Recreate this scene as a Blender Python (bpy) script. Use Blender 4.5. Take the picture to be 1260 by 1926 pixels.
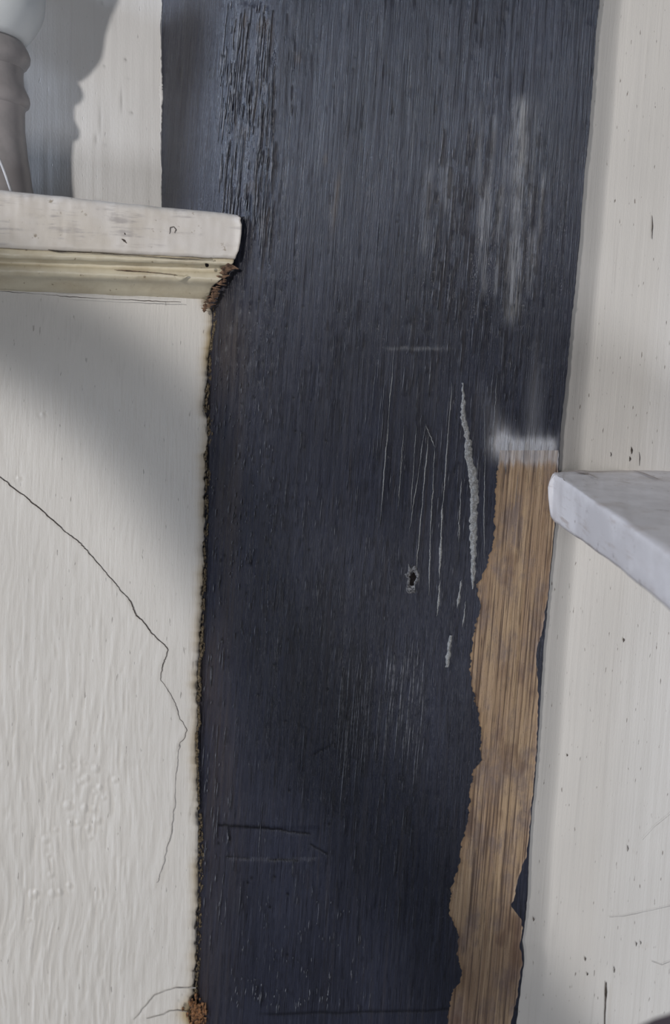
import bpy, math, random
import numpy as np
from mathutils import Vector, Matrix

random.seed(7)
RNG = np.random.default_rng(7)
scene = bpy.context.scene
COL = scene.collection
for o in list(bpy.data.objects):
    bpy.data.objects.remove(o)

# ------------------------------------------------------------------ camera
FPX, CX, CY = 1700.0, 630.0, 963.0
CAM = Vector((0.0, -0.68, 1.45))
ROT = Matrix.Rotation(math.radians(90 - 11), 3, 'X') @ Matrix.Rotation(math.radians(1.7), 3, 'Z')
cd = bpy.data.cameras.new('camera')
cam = bpy.data.objects.new('camera', cd)
COL.objects.link(cam)
cam.matrix_world = Matrix.Translation(CAM) @ ROT.to_4x4()
cd.sensor_fit = 'VERTICAL'
cd.sensor_height = 36.0
cd.lens = 36.0 * FPX / 1926.0
cd.clip_start = 0.01
cd.dof.use_dof = True
cd.dof.focus_distance = 0.69
cd.dof.aperture_fstop = 6.5
scene.camera = cam

# ------------------------------------------------------------------ view, world, lights
vs = scene.view_settings
vs.view_transform = 'Standard'
vs.look = 'None'
vs.exposure = 0.0
vs.gamma = 1.0
vs.use_curve_mapping = False

w = bpy.data.worlds.new('world')
scene.world = w
w.use_nodes = True
w.node_tree.nodes['Background'].inputs[0].default_value = (0.86, 0.92, 1.0, 1)
w.node_tree.nodes['Background'].inputs[1].default_value = 0.10


def area(name, pos, target, size, power, color):
    l = bpy.data.lights.new(name, 'AREA')
    l.shape = 'RECTANGLE'
    l.size, l.size_y = size
    l.energy = power
    l.color = color
    o = bpy.data.objects.new(name, l)
    COL.objects.link(o)
    o.location = pos
    o.rotation_euler = (Vector(target) - Vector(pos)).to_track_quat('-Z', 'Y').to_euler()
    return o


TGT = (0, 0.03, 1.35)
KEY = (-1.55, -3.2, 2.25)
area('daylight_high_window', KEY, TGT, (0.15, 0.15), 67, (1.0, 0.965, 0.925))
area('daylight_low_window', (0.75, -2.4, 0.45), TGT, (0.5, 0.4), 16, (0.95, 0.96, 1.0))
area('daylight_side_window', (-2.5, -0.65, 2.3), TGT, (0.7, 0.7), 54, (0.66, 0.79, 1.0))

# ------------------------------------------------------------------ measuring helpers
RN = np.array(ROT)
CAMN = np.array(CAM)


def rays(px, py):
    px, py = np.broadcast_arrays(np.asarray(px, float), np.asarray(py, float))
    d = np.stack([(px - CX) / FPX, -(py - CY) / FPX, -np.ones_like(px)], -1)
    return d @ RN.T


def U(px, py, Y):
    """point where the sight line meets the upright plane at depth Y"""
    d = rays(px, py)
    t = (np.asarray(Y, float) - CAMN[1]) / d[..., 1]
    return CAMN + d * t[..., None]


def UZ(px, py, Z):
    """point where the sight line meets the level plane at height Z"""
    d = rays(px, py)
    t = (np.asarray(Z, float) - CAMN[2]) / d[..., 2]
    return CAMN + d * t[..., None]


def tr(pts):
    """traced line: list of (value, row) -> function of row"""
    p = sorted((b, a) for a, b in pts)
    ys = np.array([q[0] for q in p], float)
    xs = np.array([q[1] for q in p], float)
    return lambda y: np.interp(y, ys, xs)


def _hash(ix, iy, seed):
    h = (ix.astype(np.int64) * 374761393 + iy.astype(np.int64) * 668265263 + seed * 2147483647) & 0xFFFFFFFF
    h = ((h ^ (h >> 13)) * 1274126177) & 0xFFFFFFFF
    return ((h ^ (h >> 16)) & 0xFFFF) / 65535.0


def vn(x, y, seed=0):
    """smooth value noise, -1..1"""
    x, y = np.broadcast_arrays(np.asarray(x, float), np.asarray(y, float))
    ix, iy = np.floor(x), np.floor(y)
    fx, fy = x - ix, y - iy
    fx = fx * fx * (3 - 2 * fx)
    fy = fy * fy * (3 - 2 * fy)
    a = _hash(ix, iy, seed); b = _hash(ix + 1, iy, seed)
    c = _hash(ix, iy + 1, seed); d = _hash(ix + 1, iy + 1, seed)
    return 2 * ((a * (1 - fx) + b * fx) * (1 - fy) + (c * (1 - fx) + d * fx) * fy) - 1


def fbm(x, y, seed=0, oct=4):
    s, a = 0.0, 0.5
    for k in range(oct):
        s = s + a * vn(x * 2 ** k, y * 2 ** k, seed + 17 * k)
        a *= 0.5
    return s


def sstep(a, b, x):
    t = np.clip((np.asarray(x, float) - a) / (b - a), 0, 1)
    return t * t * (3 - 2 * t)


# ------------------------------------------------------------------ mesh helpers
def link(name, mesh, parent=None, mat=None):
    o = bpy.data.objects.new(name, mesh)
    COL.objects.link(o)
    if mat:
        mesh.materials.append(mat)
    if parent:
        o.parent = parent
        o.matrix_parent_inverse = parent.matrix_world.inverted()
    return o


def tag(o, label=None, cat=None, group=None, kind=None):
    if label: o['label'] = label
    if cat: o['category'] = cat
    if group: o['group'] = group
    if kind: o['kind'] = kind
    return o


def mesh_np(name, V, F, smooth=True, uv=None, attrs=None):
    me = bpy.data.meshes.new(name)
    V = np.asarray(V, float).reshape(-1, 3)
    me.from_pydata(V.tolist(), [], F if isinstance(F, list) else F.tolist())
    if smooth:
        me.polygons.foreach_set('use_smooth', np.ones(len(me.polygons), bool))
    if uv is not None:
        l = me.uv_layers.new(name='grain')
        vi = np.zeros(len(me.loops), np.int32)
        me.loops.foreach_get('vertex_index', vi)
        l.data.foreach_set('uv', np.asarray(uv, np.float32).reshape(-1, 2)[vi].ravel())
    for k, a in (attrs or {}).items():
        at = me.attributes.new(k, 'FLOAT', 'POINT')
        at.data.foreach_set('value', np.asarray(a, np.float32).ravel())
    me.update()
    return me


def gridF(nr, nc, flip=False, mask=None):
    i = np.arange(nr - 1)[:, None]
    j = np.arange(nc - 1)[None, :]
    a = i * nc + j
    f = np.stack([a, a + nc, a + nc + 1, a + 1], -1)
    if flip: f = f[..., ::-1]
    f = f.reshape(-1, 4)
    if mask is not None: f = f[mask.reshape(-1)]
    return f


def axis(lo, fine_lo, fine_hi, hi, step, coarse=60):
    """fine samples in view and coarser ones beyond the frame"""
    a = np.arange(lo, fine_lo, coarse) if lo < fine_lo else np.array([])
    b = np.arange(fine_lo, fine_hi, step)
    c = np.arange(fine_hi, hi + coarse, coarse) if hi > fine_hi else np.array([fine_hi])
    return np.concatenate([a, b, c])


# ------------------------------------------------------------------ material helpers
def new_mat(name):
    m = bpy.data.materials.new(name)
    m.use_nodes = True
    return m, m.node_tree.nodes, m.node_tree.links, m.node_tree.nodes['Principled BSDF']


class NT:
    def __init__(self, name):
        self.m, self.n, self.l, self.b = new_mat(name)

    def put(self, sock, v):
        if hasattr(v, 'is_linked') or hasattr(v, 'links'):
            self.l.new(v, sock)
        elif isinstance(v, (tuple, list)) and len(v) == 3 and sock.type == 'RGBA':
            sock.default_value = (*v, 1)
        else:
            sock.default_value = v

    def attr(self, name):
        a = self.n.new('ShaderNodeAttribute'); a.attribute_name = name
        return a.outputs['Fac']

    def uv(self, sx, sy, obj=False):
        if obj:
            t = self.n.new('ShaderNodeTexCoord').outputs['Object']
        else:
            u = self.n.new('ShaderNodeUVMap'); u.uv_map = 'grain'; t = u.outputs[0]
        mp = self.n.new('ShaderNodeMapping'); self.l.new(t, mp.inputs[0])
        mp.inputs['Scale'].default_value = (sx, sx if obj else sy, sy)
        return mp.outputs[0]

    def noise(self, vec, scale=1.0, detail=3, rough=0.55, dist=0.0):
        t = self.n.new('ShaderNodeTexNoise')
        self.l.new(vec, t.inputs['Vector'])
        t.inputs['Scale'].default_value = scale
        t.inputs['Detail'].default_value = detail
        t.inputs['Roughness'].default_value = rough
        t.inputs['Distortion'].default_value = dist
        return t.outputs['Fac']

    def ramp(self, v, lo, hi, a=0.0, b=1.0):
        t = self.n.new('ShaderNodeMapRange')
        t.interpolation_type = 'SMOOTHSTEP'
        self.put(t.inputs[0], v)
        for k, q in zip((1, 2, 3, 4), (lo, hi, a, b)): t.inputs[k].default_value = q
        return t.outputs[0]

    def math(self, op, a, b=0.0):
        t = self.n.new('ShaderNodeMath'); t.operation = op
        self.put(t.inputs[0], a); self.put(t.inputs[1], b)
        return t.outputs[0]

    def mix(self, f, a, b):
        t = self.n.new('ShaderNodeMix'); t.data_type = 'RGBA'
        self.put(t.inputs[0], f); self.put(t.inputs[6], a); self.put(t.inputs[7], b)
        return t.outputs[2]

    def bump(self, h, dist, strength=1.0, prev=None):
        t = self.n.new('ShaderNodeBump')
        t.inputs['Strength'].default_value = strength
        t.inputs['Distance'].default_value = dist
        self.l.new(h, t.inputs['Height'])
        if prev: self.l.new(prev, t.inputs['Normal'])
        return t.outputs[0]

    def out(self, color=None, rough=None, normal=None, spec=None):
        for k, v in (('Base Color', color), ('Roughness', rough), ('Normal', normal), ('Specular IOR Level', spec)):
            if v is not None: self.put(self.b.inputs[k], v)
        return self.m


def mat_paint():
    t = NT('blue_black_paint')
    pore = t.noise(t.uv(1700, 30), detail=3, rough=0.7)
    fine = t.noise(t.uv(900, 15), detail=4, rough=0.72)
    mid = t.noise(t.uv(260, 7), detail=4, rough=0.65, dist=0.5)
    wide = t.noise(t.uv(14, 5), detail=3)
    c = t.mix(t.ramp(wide, .35, .65), (.0170, .0186, .0300), (.0240, .0265, .0430))
    c = t.mix(t.ramp(mid, .52, .74, 0, .45), c, (.032, .026, .029))
    c = t.mix(t.ramp(fine, .54, .70, 0, .55), c, (.060, .066, .096))
    c = t.mix(t.ramp(pore, .62, .72, 0, .7), c, (.105, .110, .130))  # specular sparkle painted as thin light lines along the pores
    c = t.mix(t.ramp(pore, .43, .35, 0, .95), c, (.0025, .0025, .005))
    c = t.mix(t.math('MULTIPLY', t.attr('brown'), t.ramp(mid, .3, .6, .25, .9)), c, (.060, .045, .038))
    sc = t.math('MULTIPLY', t.attr('gloss_scuff'), t.ramp(pore, .40, .54))
    c = t.mix(sc, c, (.36, .36, .37))  # pale colour for the painted gloss streaks and the rubbed line
    c = t.mix(t.attr('white_haze'), c, (.48, .48, .51))  # soft white haze put into the base colour
    c = t.mix(t.attr('pit'), c, (.003, .003, .005))
    n = t.bump(mid, .0014, .7)
    n = t.bump(fine, .0009, .9, n)
    n = t.bump(pore, .0005, 1.0, n)
    spk = t.noise(t.uv(1300, 600), detail=2)
    n = t.bump(spk, .00025, .7, n)
    r = t.math('SUBTRACT', t.ramp(mid, .35, .7, .27, .44), t.math('MULTIPLY', t.attr('sheen'), .08))
    return t.out(c, r, n, .36)


def mat_wood():
    t = NT('bare_oak')
    fine = t.noise(t.uv(640, 7), detail=4, rough=0.66)
    pore = t.noise(t.uv(1500, 40), detail=2, rough=0.6)
    mid = t.noise(t.uv(150, 6), detail=3)
    blot = t.noise(t.uv(42, 20), detail=5, rough=0.7)
    speck = t.noise(t.uv(1000, 700), detail=2)
    c = t.mix(t.ramp(mid, .35, .65), (.275, .185, .118), (.360, .255, .160))
    c = t.mix(t.ramp(blot, .46, .64, 0, .85), c, (.185, .140, .122))
    c = t.mix(t.math('MULTIPLY', t.attr('brown'), .8), c, (.120, .068, .046))
    c = t.mix(t.ramp(fine, .50, .38, 0, .9), c, (.075, .047, .035))
    c = t.mix(t.ramp(fine, .58, .68, 0, .6), c, (.50, .36, .23))
    c = t.mix(t.ramp(pore, .40, .30, 0, .8), c, (.045, .030, .024))
    c = t.mix(t.ramp(speck, .36, .26, 0, .6), c, (.06, .04, .03))
    c = t.mix(t.math('MULTIPLY', t.attr('white_haze'), t.ramp(fine, .35, .5, .8, 1)), c, (.48, .48, .51))
    n = t.bump(fine, .0011, .8)
    n = t.bump(pore, .0004, .7, n)
    n = t.bump(speck, .0003, .5, n)
    return t.out(c, .72, n, .3)


def mat_plaster(name, base, dark, streak=(420, 16), pits=.5, fine_b=.00022, stain=True, pitf=(420, 95)):
    t = NT(name)
    wide = t.noise(t.uv(9, 6), detail=4)
    st = t.noise(t.uv(*streak), detail=3, rough=.6)
    fine = t.noise(t.uv(900, 300), detail=2)
    pit = t.noise(t.uv(*pitf), detail=2, rough=.5)
    c = t.mix(t.ramp(wide, .35, .65), base, tuple(x * .94 for x in base))
    c = t.mix(t.ramp(st, .55, .75, 0, .14), c, dark)
    c = t.mix(t.ramp(pit, .31, .24, 0, pits), c, dark)
    if stain:
        c = t.mix(t.attr('stain'), c, (.50, .40, .25))
        c = t.mix(t.attr('pit'), c, (.03, .022, .016))
    n = t.bump(st, .0006, .5)
    n = t.bump(fine, fine_b, .5, n)
    n = t.bump(t.ramp(pit, .20, .32), .0006, .6, n)
    return t.out(c, .46, n, .4)


def mat_simple(name, c1, c2, scale=60, rough=.5, bump=.0005, spec=.4, fine=None, smear=None):
    t = NT(name)
    a = t.noise(t.uv(1, 1, True), scale, 5, .6)
    b = t.noise(t.uv(1, 1, True), scale * 6, 3, .6)
    c = t.mix(t.ramp(a, .38, .64), c1, c2)
    if fine: c = t.mix(t.ramp(b, .34, .26, 0, .85), c, fine)
    if smear:
        g = t.noise(t.uv(22, 240, True), 1.0, 4, .7)
        g2 = t.noise(t.uv(1, 1, True), 38, 4, .7)
        c = t.mix(t.math('MULTIPLY', t.ramp(g, .5, .66, 0, .8), t.ramp(g2, .42, .62)), c, smear)
    n = t.bump(a, bump, .6)
    n = t.bump(b, bump * .4, .6, n)
    return t.out(c, rough, n, spec)


M_PAINT = mat_paint()
M_WOOD = mat_wood()
M_WALL = mat_plaster('cream_plaster', (.69, .665, .63), (.30, .28, .26), (520, 34))
M_BACK = mat_plaster('recess_plaster', (.66, .645, .63), (.36, .34, .33), (160, 5), .25)
M_RIGHT = mat_plaster('white_panel_paint', (.68, .66, .635), (.22, .19, .17), (420, 8), .9, pitf=(650, 110))
M_LEDGE = mat_simple('ledge_paint', (.70, .66, .625), (.63, .58, .52), 26, .42, .0006, .45, (.30, .25, .19), (.40, .37, .36))
M_MOULD = mat_simple('moulding_paint', (.66, .60, .46), (.55, .48, .35), 34, .38, .0005, .5, (.24, .18, .11))
M_SPLINT = mat_simple('splintered_wood', (.24, .15, .10), (.07, .045, .035), 420, .8, .0008, .2)
M_RUST = mat_simple('rotten_wood', (.30, .15, .07), (.05, .03, .022), 500, .8, .0008, .2)
M_DIRT = mat_simple('joint_dirt', (.050, .036, .022), (.19, .145, .085), 650, .65, .0008, .4)
M_CRACK = mat_simple('crack_dark', (.055, .045, .038), (.12, .10, .09), 300, .9, .0002, .1)
M_HAIR = mat_simple('hairline_grey', (.30, .28, .26), (.40, .38, .36), 300, .9, .0002, .1)
M_SHELF = mat_simple('dirty_white_board', (.63, .595, .59), (.53, .495, .49), 22, .5, .0010, .4, (.22, .18, .17), (.42, .36, .33))
M_BLACK = mat_simple('hole_black', (.006, .005, .005), (.012, .010, .010), 300, .9, .0002, .1)
M_KNOT = mat_simple('knot_rim', (.030, .030, .036), (.20, .20, .21), 700, .6, .0010, .4)
M_FILL = mat_simple('grey_filler', (.30, .30, .30), (.17, .175, .18), 900, .8, .0010, .3)

# ================================================================== traced lines (photo rows)
ARRIS = lambda y: 518 - 0.05 * np.asarray(y, float)
RIGHT = tr([(1150, -260), (1128, 0), (1121, 60), (1113, 180), (1107, 260), (1098, 340), (1091, 440), (1082, 540), (1075, 600),
            (1068, 680), (1062, 740), (1055, 800), (1050, 900), (1045, 980), (1038, 1050), (1031, 1130), (1024, 1200),
            (1018, 1290), (1012, 1390), (1008, 1450), (1003, 1500), (998, 1560), (994, 1620), (992, 1680), (987, 1740),
            (981, 1775), (985, 1798), (985, 1815), (981, 1840), (977, 1880), (971, 1926), (940, 2300)])
PL = tr([(1010, -260), (985, 200), (955, 700), (942, 830), (940, 850), (932, 900), (930, 960), (930, 1010), (922, 1040), (910, 1075), (897, 1100), (903, 1140),
         (895, 1180), (888, 1210), (884, 1260), (889, 1300), (897, 1330), (905, 1370), (903, 1410), (904, 1430), (890, 1450),
         (885, 1480), (882, 1510), (880, 1545), (874, 1566), (867, 1588), (865, 1622), (855, 1650), (848, 1677), (843, 1721),
         (856, 1738), (862, 1761), (860, 1798), (867, 1823), (863, 1849), (853, 1862), (846, 1880), (842, 1926), (820, 2300)])
PRO = tr([(1.5, -260), (1.5, 1130), (4, 1150), (6, 1190), (12, 1215), (13, 1240), (9, 1270), (4, 1310), (2, 1400), (2, 1500),
          (2, 1560), (3, 1577), (5, 1613), (10, 1624), (17, 1648), (22, 1666), (24, 1688), (29, 1706), (17, 1718), (7, 1730),
          (3, 1748), (3, 1765), (5, 1781), (3, 1810), (4, 1832), (5, 1876), (9, 1910), (10, 1926), (12, 2300)])
EDGE = tr([(388, 500), (388, 566), (398, 585), (400, 610), (397, 640), (390, 680), (388, 720), (382, 745), (381, 765), (388, 790), (389, 830),
           (383, 860), (385, 885), (384, 930), (384, 980), (380, 1030), (383, 1060), (380, 1100), (377, 1120), (378, 1160), (374, 1220),
           (369, 1290), (370, 1340), (372, 1362), (366, 1380), (368, 1420), (370, 1480), (372, 1560), (371, 1620), (371, 1700),
           (368, 1740), (367, 1800), (366, 1840), (364, 1865), (356, 1890), (358, 1926), (352, 2300)])
YA, YB = 0.00028, 0.00062      # how fast the left chamfer of the post runs back, metres per photo pixel: worn arris, then steeper


def post_depth(px, py):
    sp = lambda e, w: w * np.where(e / w > 20, e / w, np.log1p(np.exp(np.minimum(e / w, 20))))
    e = ARRIS(py) - np.asarray(px, float)
    return YA * sp(e, 12.0) + YB * sp(e - 95, 14.0)


def lean(px):
    """the left-hand walls come forward towards the left"""
    return -0.00009 * np.clip(390 - np.asarray(px, float), -50, 900)


# ================================================================== timber post
def build_post():
    root = bpy.data.objects.new('timber_post', None)
    COL.objects.link(root)
    base = U(760, 963, 0.08)
    root.location = (base[0], 0.1, 0.0)
    bpy.context.view_layer.update()
    tag(root, 'dark blue-black painted oak post with a stripped bare-wood strip down its right edge', 'post')

    rows = axis(-700, -24, 1956, 2640, 2.6, 50)
    y = rows[:, None]
    jr = 2.4 * vn(rows / 2.7, 3.3, 5) + 2.4 * vn(rows / 11.0, 9.1, 6)
    pl = (PL(rows) + jr * sstep(840, 900, rows))[:, None]
    rgt = (RIGHT(rows) + .8 * vn(rows / 9., 2.2, 8))[:, None]
    pr = rgt - np.maximum(PRO(rows) + 1.3 * vn(rows / 5.0, 1.7, 9) * sstep(1100, 1200, rows), .6)[:, None]
    ar = ARRIS(rows)[:, None]
    lf = np.full_like(ar, 296.0)
    k = lambda a, b, n: a + (b - a) * np.linspace(0, 1, n)[None, :-1]
    b1 = k(lf, ar, 105)
    b2 = k(ar, pl, 215)
    b3 = k(pl, pr, 60)
    b4 = np.concatenate([k(pr, rgt, 8), rgt], 1)
    px = np.concatenate([b1, b2, b3, b4], 1)
    nb1, nb2, nb3 = b1.shape[1], b2.shape[1], b3.shape[1]
    py = np.broadcast_to(y, px.shape)
    s = px + 0.07 * py
    # relief: long wandering grain, coarser on the worn arris and chamfer
    rough = np.exp(-((px - (ARRIS(py) - 38)) / 55.0) ** 2) * sstep(1900, 200, py) + .35 * np.exp(-((px - EDGE(py) - 30) / 45.0) ** 2) * sstep(500, 700, py)
    g = fbm(s / 9.0, py / 210.0, 11, 3) + .5 * vn(s / 4.2, py / 90.0, 31)
    h = 0.00032 * g * (1 + 2.1 * rough) + 0.0016 * fbm(s / 120.0, py / 500.0, 13, 2)
    h += -0.0009 * sstep(.42, .75, vn(s / 6.0, py / 55.0, 44)) * (.2 + rough)
    pores = sstep(.50, .80, vn(s / 3.6, py / 34.0, 47))
    h += -0.00035 * pores * (.7 + rough)
    attrs = {}
    # worn brown paint towards the left edge, small brown wear spots
    brown = .75 * np.exp(-((px - EDGE(py) - 35) / 40.0) ** 2) * sstep(430, 650, py) * (.5 + .5 * vn(s / 30, py / 160, 3))
    brown += .8 * sstep(.55, .8, vn(s / 14, py / 50, 51)) * np.exp(-((px - 490) / 45.0) ** 2) * sstep(480, 300, py)
    for (bx, by, rx, ry) in ((462, 40, 5, 14), (636, 350, 6, 30), (628, 400, 7, 40), (560, 110, 6, 10), (612, 300, 4, 12), (900, 1190, 8, 10)):
        brown += .9 * np.exp(-((px - bx + .1 * (py - by)) / rx) ** 2 - ((py - by) / ry) ** 2)
    attrs['brown'] = np.clip(brown, 0, 1)
    # gloss reflections painted as pale streaks, plus one rubbed line across
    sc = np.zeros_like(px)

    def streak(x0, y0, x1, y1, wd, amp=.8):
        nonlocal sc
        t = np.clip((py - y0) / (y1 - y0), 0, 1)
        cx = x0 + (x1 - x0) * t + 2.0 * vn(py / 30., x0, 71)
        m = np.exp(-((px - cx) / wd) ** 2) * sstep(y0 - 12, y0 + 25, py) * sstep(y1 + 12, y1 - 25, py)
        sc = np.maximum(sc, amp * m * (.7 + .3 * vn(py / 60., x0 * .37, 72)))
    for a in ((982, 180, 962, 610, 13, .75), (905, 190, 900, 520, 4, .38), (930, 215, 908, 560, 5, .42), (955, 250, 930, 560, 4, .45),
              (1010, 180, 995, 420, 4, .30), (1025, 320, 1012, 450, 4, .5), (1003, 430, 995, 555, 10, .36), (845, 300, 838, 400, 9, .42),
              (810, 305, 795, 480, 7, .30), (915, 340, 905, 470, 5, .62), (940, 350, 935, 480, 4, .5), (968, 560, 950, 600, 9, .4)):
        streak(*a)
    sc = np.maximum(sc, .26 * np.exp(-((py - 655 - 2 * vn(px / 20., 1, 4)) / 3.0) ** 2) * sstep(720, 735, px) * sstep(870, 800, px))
    attrs['gloss_scuff'] = np.clip(sc, 0, 1)
    # white haze painted into the colour at the strip's head, trailing upwards
    ch = .48 * np.exp(-((py - 836 - 9 * vn(px / 5., 5, 8)) / 18.0) ** 2) * sstep(905, 960, px) * sstep(1062, 1030, px)
    ch += .42 * np.exp(-((px - 944) / 22.0) ** 2 - ((py - 828) / 26.0) ** 2)
    ch += .17 * np.exp(-((px - 1003 + .05 * (py - 800)) / 16.0) ** 2) * sstep(600, 800, py) * sstep(880, 830, py)
    ch += .16 * np.exp(-((px - (942 - .32 * (826 - py))) / 18.0) ** 2) * sstep(700, 815, py) * sstep(850, 826, py)
    ch += .55 * sstep(885, 842, py) * sstep(815, 842, py) * sstep(905, 955, px) * sstep(1052, 1040, px)
    attrs['white_haze'] = np.clip(ch, 0, .85)
    attrs['sheen'] = np.clip(.9 * np.exp(-((px - 940) / 120.0) ** 2 - ((py - 400) / 200.0) ** 2) + .6 * rough, 0, 1)
    pit = np.zeros_like(px)
    for q in range(46):
        x0, y0 = (410 + 210 * RNG.random(), 560 + 1250 * RNG.random()) if q < 36 else (520 + 260 * RNG.random(), 20 + 600 * RNG.random())
        pit = np.maximum(pit, np.exp(-((px - x0) / 2.5) ** 2 - ((py - y0) / 3.2) ** 2))
    # a split that runs across at the butt joint and the edges of the patched block
    for (x0, y0, x1, y1, wd) in ((412, 1551, 530, 1560, 2.6), (530, 1562, 582, 1568, 2.2), (430, 1553, 432, 1580, 2.2), (585, 1588, 615, 1606, 2),
                                 (505, 1617, 560, 1619, 2.0), (425, 1612, 470, 1614, 1.4), (590, 1420, 625, 1400, 1.5)):
        dx, dy = x1 - x0, y1 - y0
        t = np.clip(((px - x0) * dx + (py - y0) * dy) / (dx * dx + dy * dy), 0, 1)
        dd = np.hypot(px - x0 - t * dx, py - y0 - t * dy + 1.5 * vn(px / 8., py / 8., 5))
        pit = np.maximum(pit, np.exp(-(dd / wd) ** 2))
    seam = np.exp(-((py - 1905 + .02 * (px - 600) - 2 * vn(px / 40., 1, 2)) / 3.0) ** 2) * sstep(470, 520, px)
    pit = np.maximum(pit, .7 * seam)
    attrs['pit'] = np.clip(np.maximum(pit, .55 * pores * (.5 + .5 * vn(s / 70., py / 150., 49)) * (1 - .6 * np.clip(rough, 0, 1))), 0, 1)
    h -= .0004 * pit
    # patched block at the butt joint stands a hair lower
    h -= .0007 * sstep(425, 432, px) * sstep(606, 585, px) * sstep(1553, 1560, py) * sstep(1620, 1612, py)
    h += .0005 * np.clip(sc - .3, 0, 1)
    # shallow gouge ridge beside the stripped strip
    Y = post_depth(px, py) - h * 0.9
    # dip where the paint has been stripped
    inb = (np.arange(px.shape[1])[None, :] > nb1 + nb2) & (np.arange(px.shape[1])[None, :] < nb1 + nb2 + nb3) & (py > 850)
    V = U(px, py, Y)
    # turn the right-hand arris back towards the panel
    nr, nc = px.shape
    F = gridF(nr, nc)
    fm = (np.arange(nc - 1)[None, :] >= nb1 + nb2) & (np.arange(nc - 1)[None, :] < nb1 + nb2 + nb3) & (rows[:-1, None] >= 846)
    fm = np.broadcast_to(fm, (nr - 1, nc - 1)).reshape(-1)
    uv = np.stack([s, py], -1) * .0004
    side = V[:, -1:, :] + np.array([.0015, .006, 0]) ; side2 = V[:, -1:, :] + np.array([.001, .09, 0])
    lside = V[:, :1, :] + np.array([-.002, .05, 0])
    Vall = np.concatenate([V.reshape(-1, 3), side.reshape(-1, 3), side2.reshape(-1, 3), lside.reshape(-1, 3)])
    n0 = nr * nc
    i = np.arange(nr - 1)
    last = i * nc + nc - 1
    S1 = np.stack([last, last + nc, n0 + i + 1, n0 + i], -1)
    S2 = np.stack([n0 + i, n0 + i + 1, n0 + nr + i + 1, n0 + nr + i], -1)
    first = i * nc
    S3 = np.stack([n0 + 2 * nr + i, n0 + 2 * nr + i + 1, first + nc, first], -1)
    pad = lambda a, col=None: np.concatenate([a.ravel(), a[:, -1], a[:, -1], a[:, 0]])
    uvp = np.concatenate([uv.reshape(-1, 2), uv[:, -1], uv[:, -1] + [.02, 0], uv[:, 0]])
    at = {q: pad(v) for q, v in attrs.items()}
    me = mesh_np('painted_face', Vall, np.concatenate([F[~fm], S1, S2, S3]), True, uvp, at)
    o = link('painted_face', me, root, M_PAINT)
    # bare strip: own mesh, sunk below the paint film
    c0, c1 = nb1 + nb2, nb1 + nb2 + nb3 + 1
    r0 = int(np.argmax(rows >= 846))
    P2, Q2 = px[r0:, c0:c1], py[r0:, c0:c1]
    s2 = P2 + .085 * Q2
    sink = np.full(P2.shape, .0009)
    sink[:, 0] = sink[:, -1] = 0
    sink[0, :] = 0; sink[1:9] *= np.linspace(.1, 1, 8)[:, None]; sink[:, 0] = 0
    gr = .00045 * fbm(s2 / 5.0, Q2 / 260.0, 91, 3) + .0004 * vn(s2 / 60., Q2 / 120., 95)
    gr[:, 0] = gr[:, -1] = 0
    Y2 = Y[r0:, c0:c1] + sink - gr
    V2 = U(P2, Q2, Y2)
    br = .9 * sstep(1640, 1900, Q2) * (.55 + .45 * vn(s2 / 40, Q2 / 80, 4)) + .55 * sstep(.35, .7, fbm(s2 / 34, Q2 / 60, 63, 3) * 1.5)
    br += .8 * np.exp(-((Q2 - 1790) / 30.) ** 2 - ((P2 - 975) / 14.) ** 2)
    me = mesh_np('bare_wood', V2, gridF(*P2.shape), True, np.stack([s2, Q2], -1) * .0004,
                 {'brown': np.clip(br, 0, 1), 'white_haze': np.clip(ch[r0:, c0:c1] * .6 + .85 * sstep(880, 846, Q2 + 14 * vn(s2 / 4., Q2 / 60., 3)), 0, .52)})
    b = link('bare_wood', me, root, M_WOOD)
    b['label'] = 'stripped bare brown oak with ragged paint edges'
    return root


post = build_post()


def surf_depth(px, py):
    return post_depth(px, py)


# ------------------------------------------------------------------ little pieces fixed to the post
def ribbon(name, pts, widths, depth_fn, lift, mat, parent, sub=4, wob=.8, seed=1):
    """a thin raised or dark sliver following a traced line"""
    p = np.array(pts, float)
    t = np.linspace(0, len(p) - 1, (len(p) - 1) * sub + 1)
    x = np.interp(t, np.arange(len(p)), p[:, 0]) + wob * (vn(t * 1.7, seed, 3) + .7 * vn(t * 4.3, seed + .5, 5))
    y = np.interp(t, np.arange(len(p)), p[:, 1]) + .5 * wob * vn(t * 3.9, seed + 2.5, 6)
    wd = np.interp(t, np.linspace(0, len(p) - 1, len(widths)), widths) * (1 + .35 * vn(t * 1.3, seed + 5, 4))
    jit = np.random.default_rng(int(seed * 13 + len(p)))
    x = x + .28 * wob * jit.standard_normal(len(x)); y = y + .15 * wob * jit.standard_normal(len(y))
    dx, dy = np.gradient(x), np.gradient(y)
    L = np.hypot(dx, dy) + 1e-6
    nx, ny = -dy / L, dx / L
    V = []
    for q, l in ((-1, 0), (-.4, 1), (.4, 1), (1, 0)):
        X, Yy = x + nx * wd * q / 2, y + ny * wd * q / 2
        V.append(U(X, Yy, depth_fn(X, Yy) - lift * (.35 + .65 * l)))
    V = np.stack(V, 1)
    me = mesh_np(name, V, gridF(V.shape[0], 4, True), True)
    return link(name, me, parent, mat)


def blob_depth(px, py):
    return post_depth(px, py)


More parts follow.
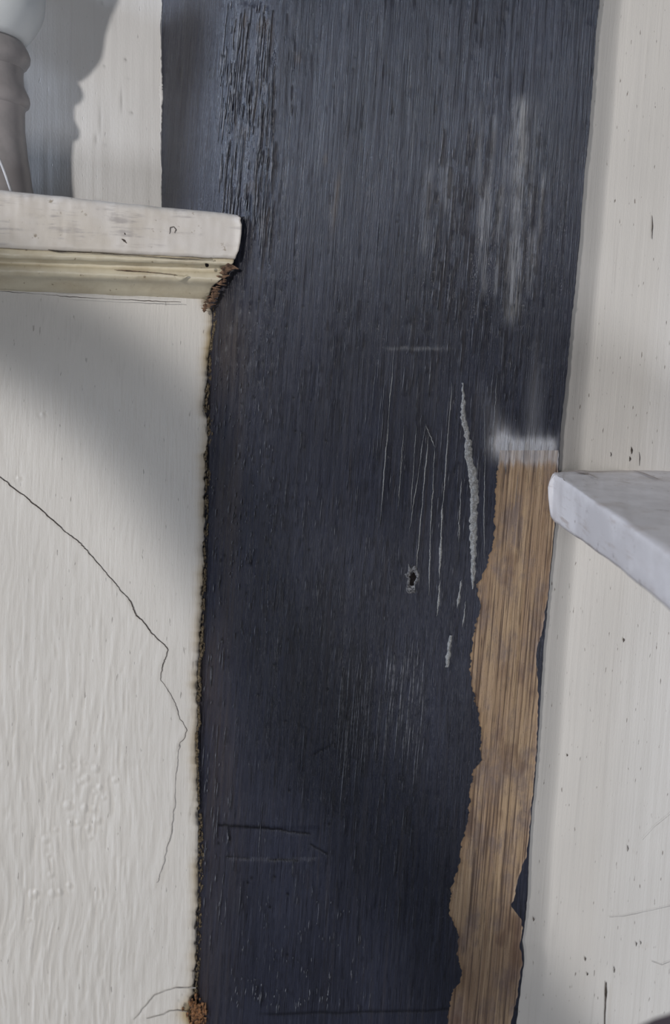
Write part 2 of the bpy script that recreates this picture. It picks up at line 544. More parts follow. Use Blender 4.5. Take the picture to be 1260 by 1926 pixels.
# rough grey filler streak beside the stripped strip
def filler(pts, name, label):
    p = np.array(pts, float)
    ys = np.arange(p[0, 0], p[-1, 0], 2.0)
    l = np.interp(ys, p[:, 0], p[:, 1]) + 1.8 * vn(ys / 5., 1, 6)
    r = np.interp(ys, p[:, 0], p[:, 2]) + 1.8 * vn(ys / 5., 2, 7)
    q = np.linspace(0, 1, 12)[None, :]
    X = l[:, None] + (r - l)[:, None] * q
    Yy = np.broadcast_to(ys[:, None], X.shape)
    hh = .0016 * np.sin(np.pi * q) ** .5 * (.75 + .5 * vn(X / 4., Yy / 5., 8)) - .0001
    V = U(X, Yy, post_depth(X, Yy) - hh)
    o = link(name, mesh_np(name, V, gridF(*X.shape), True), post, M_FILL)
    o['label'] = label
    return o


filler([(720, 869, 873), (790, 866, 877), (826, 874, 886), (860, 874, 889), (885, 880, 897), (920, 884, 900), (980, 882, 899),
        (1040, 884, 896), (1075, 886, 894), (1110, 886, 890)], 'filler_streak', 'rough pale grey filler streak in the paint')
filler([(1195, 846, 850), (1212, 842, 850), (1235, 838, 847), (1256, 838, 843)], 'filler_streak', 'small splintered sliver in the paint')


SCR = ((742, 650, 715, 990, 1.6), (800, 800, 770, 1000, 1.4), (806, 815, 782, 1080, 2.0), (818, 842, 812, 960, 1.6),
       (850, 720, 832, 960, 1.8), (832, 945, 826, 1090, 4.2), (828, 1090, 822, 1160, 3.0), (868, 900, 862, 1020, 2.0),
       (868, 1090, 860, 1145, 4.0), (912, 760, 910, 1050, 1.4), (935, 700, 925, 870, 1.2), (760, 800, 748, 960, 1.4),
       (812, 930, 806, 1120, 1.8), (876, 1130, 870, 1180, 2.4), (800, 797, 818, 842, 1.6), (783, 800, 773, 960, 1.2))
for q, (x0, y0, x1, y1, w_) in enumerate(SCR):
    m_ = [(x0 + (x1 - x0) * t, y0 + (y1 - y0) * t) for t in np.linspace(0, 1, 7)]
    ribbon('paint_ridge', m_, [.3, w_, w_ * .7, w_ * 1.2, w_, .3], post_depth, .0011, M_FILL, post, 10, .7, q + 3)


def slivers(name, spec, mat):
    V, F = [], []
    for (xa, xb, ya, yb, la, lb, n, w_) in spec:
        for q in range(n):
            x = xa + (xb - xa) * RNG.random(); y = ya + (yb - ya) * RNG.random()
            L = la + (lb - la) * RNG.random() ** 2
            if x < EDGE(min(max(y, 566), 1926)) + 12 and y > 560: continue
            t = np.linspace(0, 1, 6)
            px_ = x - .08 * L * t + .8 * vn(t * 4, q * 1.7 + x, 3)
            py_ = y + L * t
            ww = w_ * np.sin(np.pi * np.clip(t, .04, .96)) * (.6 + .5 * RNG.random())
            P = np.stack([U(px_ + ww * f, py_, post_depth(px_ + ww * f, py_) - l) for f, l in ((-.5, .0003), (0, .0010), (.5, .0003))], 1)
            b = sum(len(v) for v in V)
            V.append(P.reshape(-1, 3))
            F += (gridF(6, 3) + b).tolist()
    return tag(link(name, mesh_np(name, np.concatenate(V), F), post, mat), kind='stuff')


M_GLINT = mat_simple('grain_glint', (.17, .175, .20), (.06, .065, .08), 260, .4, .0004, .5)  # lighter colour for slivers that paint gloss glints onto the grain
slivers('grain_glint', [(640, 800, 1190, 1400, 40, 170, 90, 1.5), (398, 520, 600, 1200, 4, 18, 170, 1.5), (384, 430, 1180, 1750, 6, 45, 50, 1.6),
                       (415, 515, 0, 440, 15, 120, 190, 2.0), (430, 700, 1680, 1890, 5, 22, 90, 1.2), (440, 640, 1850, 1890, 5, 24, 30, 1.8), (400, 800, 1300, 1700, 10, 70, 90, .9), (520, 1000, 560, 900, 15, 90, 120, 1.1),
                       (800, 1020, 200, 560, 20, 120, 80, 1.5), (500, 880, 900, 1250, 10, 60, 100, 1.1)], M_GLINT)


# knot hole with a torn rim
def knot_hole(cx, cy, rx, ry):
    n = 22
    a = np.linspace(0, 2 * np.pi, n, endpoint=False)
    rad = 1 + .40 * vn(a * 2.6, 4.0, 3)
    V, F = [], []
    rings = [(1.3, .0014), (1.1, -.0002), (.9, -.0001), (.62, .0007), (.4, .0008), (.05, .0008)]
    for s_, d_ in rings:
        X = cx + np.cos(a) * rx * rad * s_ + (1 - s_) * 1.5
        Yy = cy + np.sin(a) * ry * rad * s_
        V.append(U(X, Yy, post_depth(X, Yy) - .0011 + d_))
    V = np.stack(V)
    def part(k0, k1, nm, mt, par):
        vv = V[k0:k1 + 1].reshape(-1, 3)
        ff = []
        for r in range(k1 - k0):
            for i in range(n):
                j = (i + 1) % n
                ff.append([r * n + i, r * n + j, (r + 1) * n + j, (r + 1) * n + i])
        return link(nm, mesh_np(nm, vv, ff), par, mt)
    rim = part(0, 3, 'knot_rim', M_KNOT, post)
    rim['label'] = 'torn rim of a small knot hole'
    part(3, 5, 'hole', M_BLACK, rim)


knot_hole(775, 1088, 9.5, 18)

# ================================================================== lower left plaster wall
def wall_depth(px, py):
    yy = np.asarray(py, float)
    e = EDGE(np.clip(yy, 560, 1926))
    base = np.interp(yy, [560, 1926], [float(post_depth(397.0, 600.0)) - .003, float(post_depth(364.0, 1926.0)) - .003])
    return base + lean(px)


CRACK_A = [(-150, 800), (-90, 838), (-40, 866), (0, 897), (20, 914), (55, 940), (78, 960), (108, 988), (128, 1003), (148, 1020), (165, 1036), (186, 1062), (205, 1085), (222, 1105),
           (240, 1124), (249, 1140), (256, 1158), (270, 1168), (284, 1190), (300, 1205), (317, 1221), (311, 1240), (306, 1252), (303, 1278),
           (314, 1292), (325, 1318), (332, 1332), (337, 1350), (346, 1364), (352, 1374), (346, 1388), (336, 1404)]
CRACK_B = [(337, 1402), (334, 1430), (331, 1470), (328, 1510), (326, 1545), (322, 1570), (315, 1594), (309, 1622), (301, 1648), (296, 1660)]
CRACK_C = [(368, 1858), (345, 1858), (330, 1858), (310, 1864), (290, 1872), (278, 1886), (266, 1900), (252, 1918)]
CRACK_D = [(356, 1904), (335, 1900), (318, 1902), (308, 1908), (292, 1912), (276, 1916)]
CRACK_TOP = [(0, 548), (22, 549), (70, 553), (130, 558), (200, 562), (280, 566), (340, 568)]


def poly_dist(px, py, pts):
    p = np.array(pts, float)
    best = np.full(np.shape(px), 1e9)
    side = np.zeros(np.shape(px))
    for a, b in zip(p[:-1], p[1:]):
        d = b - a
        t = np.clip(((px - a[0]) * d[0] + (py - a[1]) * d[1]) / (d @ d), 0, 1)
        q = np.hypot(px - a[0] - t * d[0], py - a[1] - t * d[1])
        m = q < best
        best = np.where(m, q, best)
        side = np.where(m, np.sign(d[0] * (py - a[1]) - d[1] * (px - a[0])), side)
    return best, side


def build_wall_left():
    rows = axis(470, 540, 1950, 2640, 3.2, 60)
    cols = np.concatenate([axis(-1300, -30, 380, 380, 2.2, 70) / 380.0, [1.0]])
    cols = np.unique(np.round(cols, 5))
    e = (EDGE(rows) + 1.6 * vn(rows / 5., 1, 3) + 1.5 * vn(rows / 13., 4, 3))[:, None]
    px = cols[None, :] * e
    py = np.broadcast_to(rows[:, None], px.shape)
    # brushed relief: strong wavy strokes low and to the left, calm by the post
    amp = (.20 + .80 * sstep(900, 1500, py)) * (.35 + .65 * sstep(370, 170, px))
    sx = px + 10 * vn(px / 60., py / 130., 8) + .04 * py
    h = amp * .00075 * (.75 * fbm(sx / 10.0, py / 75.0, 21, 3) + .42 * vn(sx / 4.6, py / 38.0, 25) - .5 * sstep(.45, .8, vn(sx / 5.0, py / 30.0, 28)))
    h += .0011 * fbm(px / 150., py / 210., 27, 2)
    # blisters
    bl = [(141, 1440, 4), (160, 1435, 3), (180, 1446, 6), (161, 1463, 6), (152, 1470, 5), (216, 1467, 5), (187, 1481, 5), (178, 1489, 4), (86, 1579, 6),
          (160, 1520, 6), (183, 1543, 6), (133, 1548, 5), (145, 1547, 4), (165, 1557, 5), (105, 1560, 4), (92, 1608, 4), (96, 1645, 5), (113, 1678, 5),
          (99, 1680, 6), (62, 1682, 7), (68, 1679, 5), (130, 1665, 5), (175, 1522, 5), (128, 1515, 7), (115, 1442, 4), (195, 1500, 4), (170, 1575, 4), (55, 1730, 4), (80, 780, 4), (35, 900, 4)]
    for (x0, y0, r) in bl:
        d = np.hypot(px - x0, py - y0)
        h += .0006 * (r / 5.) * np.exp(-(d / r) ** 2) - .0003 * np.exp(-((d - 1.6 * r) / 2.5) ** 2)
    for pts in (CRACK_A, CRACK_B, CRACK_C, CRACK_D):
        d, sd = poly_dist(px, py, pts)
        h += -.0002 * np.exp(-(d / 3.0) ** 2) + .00035 * np.exp(-(d / 16.) ** 2) * (sd > 0)
    de = (e - px)
    h -= .003 * np.exp(-np.maximum(de, 0) / 4.0) * (.8 + .4 * vn(py / 24., 2, 8))
    stain = .75 * np.exp(-(de / 13.) ** 2) * (.6 + .4 * vn(py / 40., 3, 5)) + .75 * np.exp(-((py - 1905) / 26.) ** 2 - (de / 22.) ** 2)
    stain += .6 * np.exp(-((py - 640) / 50.) ** 2 - (de / 12.) ** 2)
    pit = .8 * sstep(.35, .6, vn(px / 3., py / 9., 33)) * np.exp(-(de / 3.) ** 2)
    pit += .9 * np.exp(-((px - 345) / 8.) ** 2 - ((py - 1885) / 14.) ** 2) * sstep(0, .4, vn(px / 6., py / 9., 2))
    V = U(px, py, wall_depth(px, py) - h)
    nr, nc = px.shape
    uv = np.stack([px + .02 * py, py], -1) * .0004
    back = V[:, -1, :] + np.array([.004, .03, 0])
    Va = np.concatenate([V.reshape(-1, 3), back])
    i = np.arange(nr - 1)
    last = i * nc + nc - 1
    S = np.stack([last, last + nc, nr * nc + i + 1, nr * nc + i], -1)
    at = {'stain': np.clip(stain, 0, 1), 'pit': np.clip(pit, 0, 1)}
    pad = {k: np.concatenate([v.ravel(), v[:, -1]]) for k, v in at.items()}
    me = mesh_np('wall_left', Va, np.concatenate([gridF(nr, nc), S]), True, np.concatenate([uv.reshape(-1, 2), uv[:, -1]]), pad)
    return tag(link('wall_left', me, None, M_WALL), kind='structure')


wall_left = build_wall_left()
wd = lambda x, y: wall_depth(x, y) - .0006
ribbon('crack', CRACK_A, [1.0, 1.5, 1.1, 1.7, 1.2, 1.0, .6], wd, .0003, M_CRACK, wall_left, 6, 1.5, 2)
ribbon('crack', CRACK_B, [1.0, 1.2, 1.0, 1.4, 1.2, .8], wd, .0006, M_HAIR, wall_left, 8, 1.6, 3)
ribbon('crack', CRACK_C, [1.8, 1.2, .8], wd, .0006, M_HAIR, wall_left, seed=4)
ribbon('crack', CRACK_D, [1.4, 1.8, .8], wd, .0006, M_HAIR, wall_left, seed=6)

# crumbs of dirt and old filler in the joint between wall and post
def crumbs(name, n, place, mat, parent, rad=(.0009, .0022), tall=1.6):
    ico_v = np.array([(0, 0, 1), (.9, 0, .3), (.28, .85, .3), (-.73, .53, .3), (-.73, -.53, .3), (.28, -.85, .3), (0, 0, -1)])
    ico_f = [(0, 1, 2), (0, 2, 3), (0, 3, 4), (0, 4, 5), (0, 5, 1), (6, 2, 1), (6, 3, 2), (6, 4, 3), (6, 5, 4), (6, 1, 5)]
    V, F = [], []
    for q in range(n):
        c = place(q)
        r = rad[0] + (rad[1] - rad[0]) * RNG.random() ** 2
        m = Matrix.Rotation(RNG.random() * 6.28, 3, 'Z') @ Matrix.Rotation(RNG.random() * 3, 3, 'X')
        v = (ico_v * (.65 + .7 * RNG.random((7, 1)))) @ np.array(m).T * r * np.array([.8, .8, tall])
        b = len(V) * 7
        V.append(v + c)
        F += [[b + k for k in f] for f in ico_f]
    return tag(link(name, mesh_np(name, np.concatenate(V), F, False), parent, mat), kind='stuff')


def joint_place(q):
    y = 575 + 1360 * RNG.random()
    if RNG.random() < .25: y = 1180 + 260 * RNG.random()
    x = EDGE(y) + 2 + (2 + 4 * (vn(y / 37., 2., 3) + 1)) * RNG.random()
    return U(x, y, np.minimum(wall_depth(x, y) + .001, post_depth(x, y) - .0002))


crumbs('joint_dirt', 800, joint_place, M_DIRT, wall_left, (.0004, .0015), 2.2)


def plug_place(q):
    x = 372 + 13 * RNG.standard_normal() * .7; y = 1908 + 14 * RNG.standard_normal()
    return U(x, y, min(wall_depth(x, y) - .001, post_depth(x, y) - .002))


crumbs('crumbling_wood', 110, plug_place, M_RUST, wall_left, (.0010, .0028), 1.9)

# ================================================================== recessed wall above the ledge
def back_depth(px, py):
    return post_depth(303.0, np.clip(py, -60, 440)) - .0008 + (lean(px) - lean(303)) * .8


def build_wall_back():
    rows = axis(-700, -20, 470, 470, 4, 60)
    cols = axis(-1300, -20, 306, 330, 4, 60)
    px, py = np.meshgrid(cols, rows)
    h = .0005 * fbm(px / 26., py / 240., 5, 3) + .0012 * fbm(px / 160., py / 260., 6, 2)
    pit = np.zeros_like(px)
    for (x0, y0, wx, wy) in ((229, 190, 1.6, 22), (247, 212, 2.2, 3), (197, 125, 1.6, 2.5), (179, 262, 1.4, 10), (236, 112, 1.4, 3), (214, 40, 1.4, 16),
                             (198, 273, 1.6, 3), (191, 6, 1.6, 2.5), (242, 147, 1.6, 2), (187, 225, 1.3, 30)):
        pit = np.maximum(pit, np.exp(-((px - x0) / wx) ** 2 - ((py - y0) / wy) ** 2))
    h -= .0006 * pit
    V = U(px, py, back_depth(px, py) - h)
    uv = np.stack([px, py], -1) * .0004
    me = mesh_np('wall_back', V, gridF(*px.shape), True, uv, {'stain': px * 0, 'pit': pit * .5})
    return tag(link('wall_back', me, None, M_BACK), kind='structure')


wall_back = build_wall_back()
# flaking white paint edge along the joint with the post
fl = [(303, -15), (303, 40), (302, 110), (301, 150), (303, 185), (302, 212), (303, 260), (303, 330), (303, 388)]
ribbon('paint_edge', fl, [1, 2.5, 3, 4, 6, 5, 2, 1.5, 1], lambda x, y: back_depth(300, y) - .001, .0012, M_BACK, wall_back, 14, 1.8, 9)

# ================================================================== right-hand painted panel
def right_depth(px, py):
    return .005 + .019 * sstep(-10, 46, np.asarray(px, float) - RIGHT(py))


def build_wall_right():
    rows = axis(-700, -20, 1950, 2640, 5, 60)
    cols = axis(880, 960, 1290, 2600, 4, 70)
    px, py = np.meshgrid(cols, rows)
    s = px + .08 * py
    h = .00028 * fbm(s / 9., py / 260., 41, 3) + .0016 * fbm(s / 170., py / 420., 42, 2)
    pit = np.zeros_like(px)
    V = U(px, py, right_depth(px, py) - h)
    uv = np.stack([s, py], -1) * .0004
    me = mesh_np('wall_right', V, gridF(*px.shape), True, uv, {'stain': px * 0, 'pit': pit})
    return tag(link('wall_right', me, None, M_RIGHT), kind='structure')


wall_right = build_wall_right()
rd = lambda x, y: right_depth(x, y) - .0012
ribbon('crack', [(1139, 1848), (1139, 1870), (1138, 1900), (1137, 1935)], [2.4, 3.6, 3.0, 2], rd, .0006, M_CRACK, wall_right, 6, .4, 2)
ribbon('scratch', [(1145, 1725), (1170, 1724), (1200, 1718), (1262, 1704)], [.4, .7, .6, .5], rd, .0002, M_HAIR, wall_right, 6, .6, 3)
ribbon('scratch', [(1225, 1808), (1245, 1815), (1262, 1808)], [.5, .9, .5], rd, .0002, M_HAIR, wall_right, 6, .3, 4)
ribbon('scratch', [(1208, 1580), (1230, 1556), (1262, 1530)], [.3, .6, .4], rd, .0002, M_HAIR, wall_right, 6, .3, 4)
for (x0, y0, ln, wdt) in ((1226, 405, 44, 1.6), (1187, 840, 14, 3.2), (1184, 858, 10, 3), (1148, 850, 9, 2), (1202, 850, 26, 1.2), (1003, 1725, 8, 3), (1100, 1800, 8, 3), (1066, 1418, 5, 2.4),
                          (1172, 1200, 8, 3), (1154, 1818, 12, 2), (1104, 1830, 5, 3.5), (1180, 1590, 12, 2), (1196, 1772, 8, 2.5), (1204, 1770, 7, 2.5)):
    ribbon('paint_pit', [(x0, y0), (x0 + 1, y0 + ln / 2), (x0, y0 + ln)], [.6, wdt, .6], rd, .0005, M_CRACK, wall_right, 4, .4, int(x0))

# ================================================================== moulded ledge
def build_ledge():
    root = bpy.data.objects.new('moulded_ledge', None)
    COL.objects.link(root)
    root.location = U(200, 540, .05)
    bpy.context.view_layer.update()
    tag(root, 'chipped cream-white wooden ledge with a moulding beneath, ending against the dark post', 'ledge')

    NOSE = -.001
    def line(xl, pyl, pyr, d):
        py = pyl + (pyr - pyl) * (xl / 430.0)
        return py, NOSE + lean(xl) + (d if d > .1 else d * .8)

    def sweep(name, prof, mat, caps, seed, close_back=None):
        t = np.concatenate([np.linspace(-2.6, -.1, 10)[:-1], np.linspace(-.1, 1, 140)])
        P = []
        for (pyl, pyr, d, ex) in prof:
            exj = ex + 2.0 * vn(pyl * 1.3, 2., seed)
            x = t * exj
            py, Y = line(x, pyl, pyr, d)
            wob = .0005 * vn(x / 40., pyl / 25., seed) + .00028 * vn(x / 9., pyl / 6., seed + 1)
            py = py + .9 * vn(x / 30., pyl / 9., seed + 2)
            P.append(U(x, py, Y - wob))
        P = np.stack(P)                      # k, t, 3
        nk, nt = P.shape[:2]
        V = [P.reshape(-1, 3)]
        F = gridF(nk, nt, False).tolist()
        # right-hand end turned back into the post
        e1 = P[:, -1, :] + np.array([-.001, .004, 0])
        e2 = P[:, -1, :] + np.array([-.006, .018, 0])
        b = nk * nt
        V += [e1, e2]
        for k in range(nk - 1):
            a0, a1 = k * nt + nt - 1, (k + 1) * nt + nt - 1
            F.append([a0, a1, b + k + 1, b + k])
            F.append([b + k, b + k + 1, b + nk + k + 1, b + nk + k])
        me = mesh_np(name, np.concatenate(V), F, True)
        return link(name, me, root, mat)
    ztop = None
    xs = np.array([0.0, 430.0])
    pyt, Yt = line(xs, 358, 402, .009)
    T = U(xs, pyt, Yt)
    def back_py(i):
        # photo row of the rear edge of the level top
        p = T[i] + np.array([0, .107, 0])
        d = (p - CAMN) @ RN
        return CY - FPX * d[1] / -d[2]
    bl, br = back_py(0), back_py(1)
    board = sweep('ledge_board', [(bl, br, .112, 305), (358, 402, .009, 450), (360, 403.5, .0045, 451), (364, 407, .0015, 452), (371, 413, .0002, 453),
                          (380, 421, 0, 453), (400, 437, 0, 453), (425, 455, 0, 452), (445, 470, 0, 449), (458, 479, .0002, 446), (464, 484.5, .001, 443), (467, 487, .0028, 440), (467.5, 487.5, .04, 430)], M_LEDGE, None, 4)
    mould = sweep('bed_moulding', [(466, 486, .012, 438), (467, 487, .0045, 439), (470, 490, .0032, 439), (477, 494.5, .0032, 438), (483, 498.5, .0042, 436), (485, 500, .007, 434),
                           (487, 502, .0125, 431), (492, 507, .0145, 428), (496, 511.5, .0145, 425), (498, 513.5, .0125, 424), (502, 517, .0108, 421), (508, 523, .0104, 418),
                           (514, 529, .0114, 413), (518, 533, .014, 409), (520, 536, .018, 404), (526, 543, .0235, 400), (536, 553, .029, 395), (545, 563, .0335, 390), (549, 567, .040, 386)], M_MOULD, None, 14)
    # torn fibres at the broken end
    def fib(q):
        u = RNG.random()
        x = np.interp(u, [0, .35, .7, 1], [428, 419, 398, 384]) + 4 * RNG.standard_normal()
        y = np.interp(u, [0, .35, .7, 1], [494, 522, 556, 582]) + 3 * RNG.standard_normal()
        return U(x, y, np.interp(u, [0, .5, 1], [.003, .012, .021]))
    V, F = [], []
    for q in range(46):
        c = fib(q)
        L = .002 + .004 * RNG.random(); r = .0006 + .0016 * RNG.random() ** 2
        ax = np.array([-.9 + .3 * RNG.random(), -.1 * RNG.random(), .25 - .5 * RNG.random()]); ax /= np.linalg.norm(ax)
        n1 = np.cross(ax, [0, 1, .2]); n1 /= np.linalg.norm(n1); n2 = np.cross(ax, n1)
        b = len(V)
        V += [c - ax * L, c + n1 * r, c + n2 * r * .6, c - n1 * r, c - n2 * r * .6, c + ax * L * .4]
        F += [[b, b + 1, b + 2], [b, b + 2, b + 3], [b, b + 3, b + 4], [b, b + 4, b + 1], [b + 5, b + 2, b + 1], [b + 5, b + 3, b + 2], [b + 5, b + 4, b + 3], [b + 5, b + 1, b + 4]]
    sp = tag(link('splintered_end', mesh_np('splintered_end', np.array(V), F, False), root, M_SPLINT), kind='stuff')
    sp['label'] = 'torn brown wood fibres at the broken ledge end'
    fd = lambda d: (lambda x, y: NOSE + lean(x) + d * .8)
    ribbon('paint_split', [(90, 470), (110, 473), (150, 475), (200, 477), (260, 481), (330, 486), (400, 488)], [1.2, 2.2, 1, 1.6, 1, 1.4, .8], fd(.001), .0008, M_CRACK, mould, 6, .6, 2)
    ribbon('paint_split', [(215, 507), (240, 509), (270, 511), (300, 514), (332, 517)], [.6, 1.8, .8, 1.4, .5], fd(.0104), .0012, M_SPLINT, mould, 8, .8, 5)
    ribbon('nail_hole', [(386, 496), (389, 499), (391, 502)], [2, 6, 3], fd(.0032), .0008, M_BLACK, mould, 4, .2, 5)
    dr = ribbon('paint_drip', [(328, 519), (334, 522), (340, 523), (347, 522), (354, 519)], [2, 7, 8, 7, 2], fd(.0100), .0022, M_MOULD, mould, 6, .2, 5)
    ribbon('paint_chip', [(319, 440), (320, 428), (327, 426), (331, 432), (328, 438)], [1, 1.6, 1.2, 1.5, .6], fd(0), .0007, M_CRACK, board, 4, .5, 7)
    ribbon('paint_chip', [(229, 450), (234, 453), (238, 457)], [2, 4, 2], fd(0), .0007, M_CRACK, board, 4, .6, 7)
    ribbon('paint_chip', [(234, 438), (235, 441)], [2, 2], fd(0), .0007, M_CRACK, board, 4, .2, 7)
    return root, T


ledge, LT = build_ledge()
ribbon('joint_crack', CRACK_TOP, [.5, 1.4, .5, 1.3, .6, 1.5, .8], lambda x, y: -.001 + lean(x) + .0225, .0004, M_CRACK, wall_left, 10, 1.6, 12)

# ================================================================== candle holder standing on the ledge
def lathe(name, prof, center, mat, parent, n=48):
    a = np.linspace(0, 2 * np.pi, n, endpoint=False)
    V = np.array([[(center[0] + r * math.cos(t), center[1] + r * math.sin(t), z) for t in a] for r, z in prof]).reshape(-1, 3)
    F = []
    for k in range(len(prof) - 1):
        for i in range(n):
            j = (i + 1) % n
            F.append([k * n + i, k * n + j, (k + 1) * n + j, (k + 1) * n + i])
    return link(name, mesh_np(name, V, F), parent, mat)


def build_holder():
    AX, AY = -26.0, .058
    root = bpy.data.objects.new('lamp_stand', None)
    COL.objects.link(root)
    zt = float(LT[0][2]) + .0022
    c = U(AX, 200, AY)
    root.location = (c[0], AY, zt)
    bpy.context.view_layer.update()
    tag(root, 'grey turned lamp stand with a pale blue-white flared shade, standing on the ledge', 'lamp')
    K = (AY + .68) / FPX * 1.02
    def pz(px, py):
        p = U(AX, py, AY)
        return ((px - AX) * K, float(p[2]))
    mg = mat_simple('grey_turned_wood', (.40, .37, .37), (.33, .31, .31), 40, .35, .0002, .5)
    ms = mat_simple('pale_blue_shade', (.84, .87, .88), (.74, .78, .80), 18, .4, .0004, .5)
    prof = [(0.001, zt), pz(50, 356)[:1] + (zt,), pz(50, 356)[:1] + (zt + .004,), (pz(46, 348)), pz(44, 325), pz(40, 290), pz(37, 240), pz(38, 205), pz(41, 198)]
    lathe('stem', prof, (c[0], AY), mg, root)
    lathe('ring', [pz(40, 200), pz(45, 196), pz(47, 188), pz(46, 178), pz(42, 168), pz(38, 158), pz(37, 140), pz(38, 126)], (c[0], AY), mg, root)
    lathe('collar', [pz(37, 128), pz(44, 121), pz(49, 112), pz(50, 103), pz(47, 92), pz(42, 82), pz(36, 74), pz(10, 70)], (c[0], AY), mg, root)
    lathe('shade', [pz(30, 74), pz(46, 73), pz(52, 66), pz(62, 50), pz(70, 34), pz(75, 18), pz(77, 2), pz(79, -30), pz(86, -70), pz(96, -110),
                    pz(94, -111), pz(83, -70), pz(75, -30), pz(72, 0), pz(64, 36), pz(46, 66), pz(20, 70)], (c[0], AY), ms, root)
    return root, c


holder, HC = build_holder()


def tube(name, P, r, mat, parent=None, n=8):
    P = np.array(P)
    V, F = [], []
    for i, p in enumerate(P):
        d = P[min(i + 1, len(P) - 1)] - P[max(i - 1, 0)]
        d /= np.linalg.norm(d)
        a = np.cross(d, [0, 1, 0]); a /= np.linalg.norm(a); b = np.cross(d, a)
        V += [p + r * (math.cos(t) * a + math.sin(t) * b) for t in np.linspace(0, 2 * np.pi, n, endpoint=False)]
    for i in range(len(P) - 1):
        for k in range(n):
            F.append([i * n + k, i * n + (k + 1) % n, (i + 1) * n + (k + 1) % n, (i + 1) * n + k])
    F.append(list(range(n))[::-1]); F.append([(len(P) - 1) * n + k for k in range(n)])
    return link(name, mesh_np(name, np.array(V), F), parent, mat)


tt = np.linspace(0, 1, 14)
cord = tube('cord', [U(-22 + 43 * t, 262 + 98 * t - 10 * math.sin(math.pi * t), -.006 + .004 * t) for t in tt], .0010,
            mat_simple('pale_cord', (.55, .55, .57), (.48, .48, .5), 80, .5, .0002), holder)
cord['label'] = 'thin pale slanting cord'

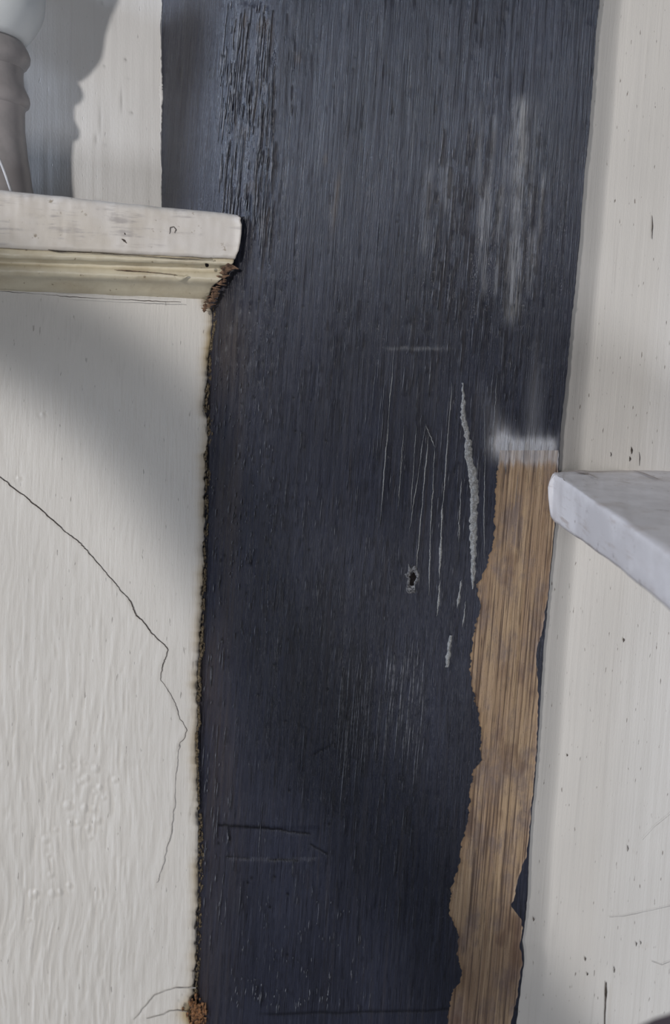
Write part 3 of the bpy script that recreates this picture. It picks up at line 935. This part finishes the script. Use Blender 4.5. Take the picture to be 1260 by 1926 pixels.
# ================================================================== board projecting at the right
def build_board():
    root = bpy.data.objects.new('window_board', None)
    COL.objects.link(root)
    zs = float(U(1050, 893, -.012)[2])
    root.location = U(1200, 940, -.06)
    bpy.context.view_layer.update()
    tag(root, 'thick dirty-white board with a worn rounded end jutting out beside the bare wood strip', 'board')
    # plan of the top and matching underside, measured on the board's own faces
    ridge = [(1042, 893), (1050, 898), (1060, 905), (1085, 921), (1110, 939), (1140, 960), (1180, 988), (1220, 1016), (1262, 1046), (1420, 1160), (1560, 1262)]
    back = [(1042, 889), (1050, 887), (1062, 886), (1085, 885.5), (1110, 885), (1140, 884.5), (1180, 884), (1220, 883), (1262, 882), (1420, 880), (1560, 878)]
    lowr = [(1037, 975), (1044, 984), (1056, 991), (1085, 1011), (1110, 1029), (1140, 1051), (1180, 1083), (1220, 1115), (1262, 1150), (1420, 1282), (1560, 1400)]
    R_ = np.array([UZ(x, y, zs) for x, y in ridge])
    B_ = np.array([UZ(x, y, zs) for x, y in back])
    B_[:, 1] = np.minimum(B_[:, 1], .030)
    L_ = []
    for (x, y), rp in zip(lowr, R_):
        L_.append(U(x, y, rp[1] + .001))
    L_ = np.array(L_)
    n = 80
    def dens(A):
        t = np.linspace(0, len(A) - 1, n)
        return np.stack([np.interp(t, np.arange(len(A)), A[:, k]) for k in range(3)], 1)
    R_, B_, L_ = dens(R_), dens(B_), dens(L_)
    up = np.array([0, 0, 1.0])
    prof = []
    for f in np.linspace(0, 1, 10): prof.append(B_ + (R_ - B_) * f * .93)
    rad = .0045
    toF = L_ - R_
    # rounded nose
    inn = (B_ - R_); inn /= np.linalg.norm(inn, axis=1)[:, None] + 1e-9
    dn = toF / np.linalg.norm(toF, axis=1)[:, None]
    w_ = np.minimum(1, np.linalg.norm(B_ - R_, axis=1) / .02)[:, None]
    for a in (.15, .4, .65, .9):
        ang = a * math.pi / 2
        prof.append(R_ + inn * rad * w_ * (1 - math.sin(ang)) + dn * rad * (1 - math.cos(ang)))
    for f in (.2, .4, .6, .8, .92): prof.append(R_ + toF * f)
    prof.append(L_ + inn * .002 * w_)
    for f in (.3, .7, 1): prof.append(L_ + (B_ - R_) * f)
    P = np.stack(prof)                       # k, n, 3
    k_ = np.arange(P.shape[0])[:, None]
    j_ = np.arange(n)[None, :]
    P = P + .0009 * fbm(j_ / 9., k_ / 5., 77, 3)[..., None] * np.array([.5, .6, 1])
    P[:, 0, :] += .0012 * vn(k_[:, 0] * 1.1, 3., 5)[:, None] * np.array([1, 0, 0])
    cen = P[:, 0, :].mean(0)
    cap = np.concatenate([P[:, 0, :] * (1 - q) + cen * q + np.array([-.0035 * math.sin(q * 1.57), 0, 0]) for q in (.25, .6)] + [cen[None] + np.array([-.004, 0, 0])])
    nk = P.shape[0]
    V = np.concatenate([P.reshape(-1, 3), cap])
    F = gridF(nk, n, False).tolist()
    b = nk * n
    for k in range(nk):
        k2 = (k + 1) % nk
        F.append([k * n, b + k, b + k2, k2 * n])
        F.append([b + k, b + nk + k, b + nk + k2, b + k2])
        F.append([b + nk + k, b + 2 * nk, b + nk + k2])
    # close the far end
    F.append([k * n + n - 1 for k in range(nk)])
    link('plank', mesh_np('plank', V, F), root, M_SHELF)
    # dirt scars on the upper face
    zf = lambda lift: zs + lift
    for pts in ([(1190, 884.5), (1208, 889), (1225, 896), (1240, 901)], [(1105, 890), (1113, 894), (1118, 896)], [(1080, 887), (1095, 889), (1110, 890)]):
        p = np.array(pts, float)
        t = np.linspace(0, len(p) - 1, 12)
        x = np.interp(t, np.arange(len(p)), p[:, 0]); y = np.interp(t, np.arange(len(p)), p[:, 1])
        wv = np.sin(np.pi * np.linspace(.03, .97, 12)) * 2.2
        A = UZ(x, y - wv * .6, zs + .0012); Bq = UZ(x, y + wv * .6, zs + .0012)
        V = np.stack([A, Bq], 1)
        link('dirt_scar', mesh_np('dirt_scar', V, gridF(12, 2)), root, mat_simple('board_dirt', (.33, .28, .26), (.42, .37, .35), 200, .8, .0004))
    return root


board = build_board()

# second board, lower down and close to the lens: only the tip of its top edge shows
def build_near():
    plan = [(1165, 1950), (1190, 1931), (1220, 1917), (1255, 1906), (1300, 1896), (1500, 1880), (2300, 1860)]
    zb = float(U(1200, 1930, -.40)[2])
    A = np.array([UZ(x, y, zb) for x, y in plan])
    Bq = A + np.array([.03, -.06, 0])
    Bq[-1] = A[-1] + np.array([0, -.07, 0])
    ring = np.concatenate([A, Bq[::-1]])
    n = len(ring)
    cen = ring.mean(0)
    inset = ring + (cen - ring) * .03
    V = np.concatenate([inset + [0, 0, .001], ring + [0, 0, -.002], ring + [0, 0, -.026], inset + [0, 0, -.028]])
    F = [list(range(n))[::-1], [3 * n + i for i in range(n)]]
    for k in range(3):
        for i in range(n):
            j = (i + 1) % n
            F.append([k * n + i, k * n + j, (k + 1) * n + j, (k + 1) * n + i])
    me = mesh_np('lower_board', V, F, False)
    o = link('lower_board', me, None, mat_simple('mauve_grey_board', (.10, .075, .085), (.13, .10, .11), 40, .6, .0004))
    return tag(o, 'dark mauve-grey blurred board tip in the bottom right corner', 'board')


near = build_near()

# ================================================================== added unseen tube behind the viewer, bent to shade the wall and post
def build_shadow_blocker():
    key = np.array(KEY)
    pts = [U(-700, 180, .0), U(-320, 400, .02), U(-60, 530, .03), U(160, 660, .03), U(330, 815, .03), U(450, 1080, 0), U(560, 1290, 0), U(700, 1520, 0), U(850, 1760, 0), U(980, 1960, 0), U(1300, 2400, .0)]
    P = np.array([p + (key - p) * .25 for p in pts])
    t = np.linspace(0, len(P) - 1, 60)
    Q = np.stack([np.interp(t, np.arange(len(P)), P[:, k]) for k in range(3)], 1)
    for _ in range(6):
        Q[1:-1] = (Q[:-2] + 2 * Q[1:-1] + Q[2:]) / 4
    o = tube('shadow_blocker_1', Q, .036, M_SHELF, None, 16)
    return tag(o, kind='structure')


blocker = build_shadow_blocker()
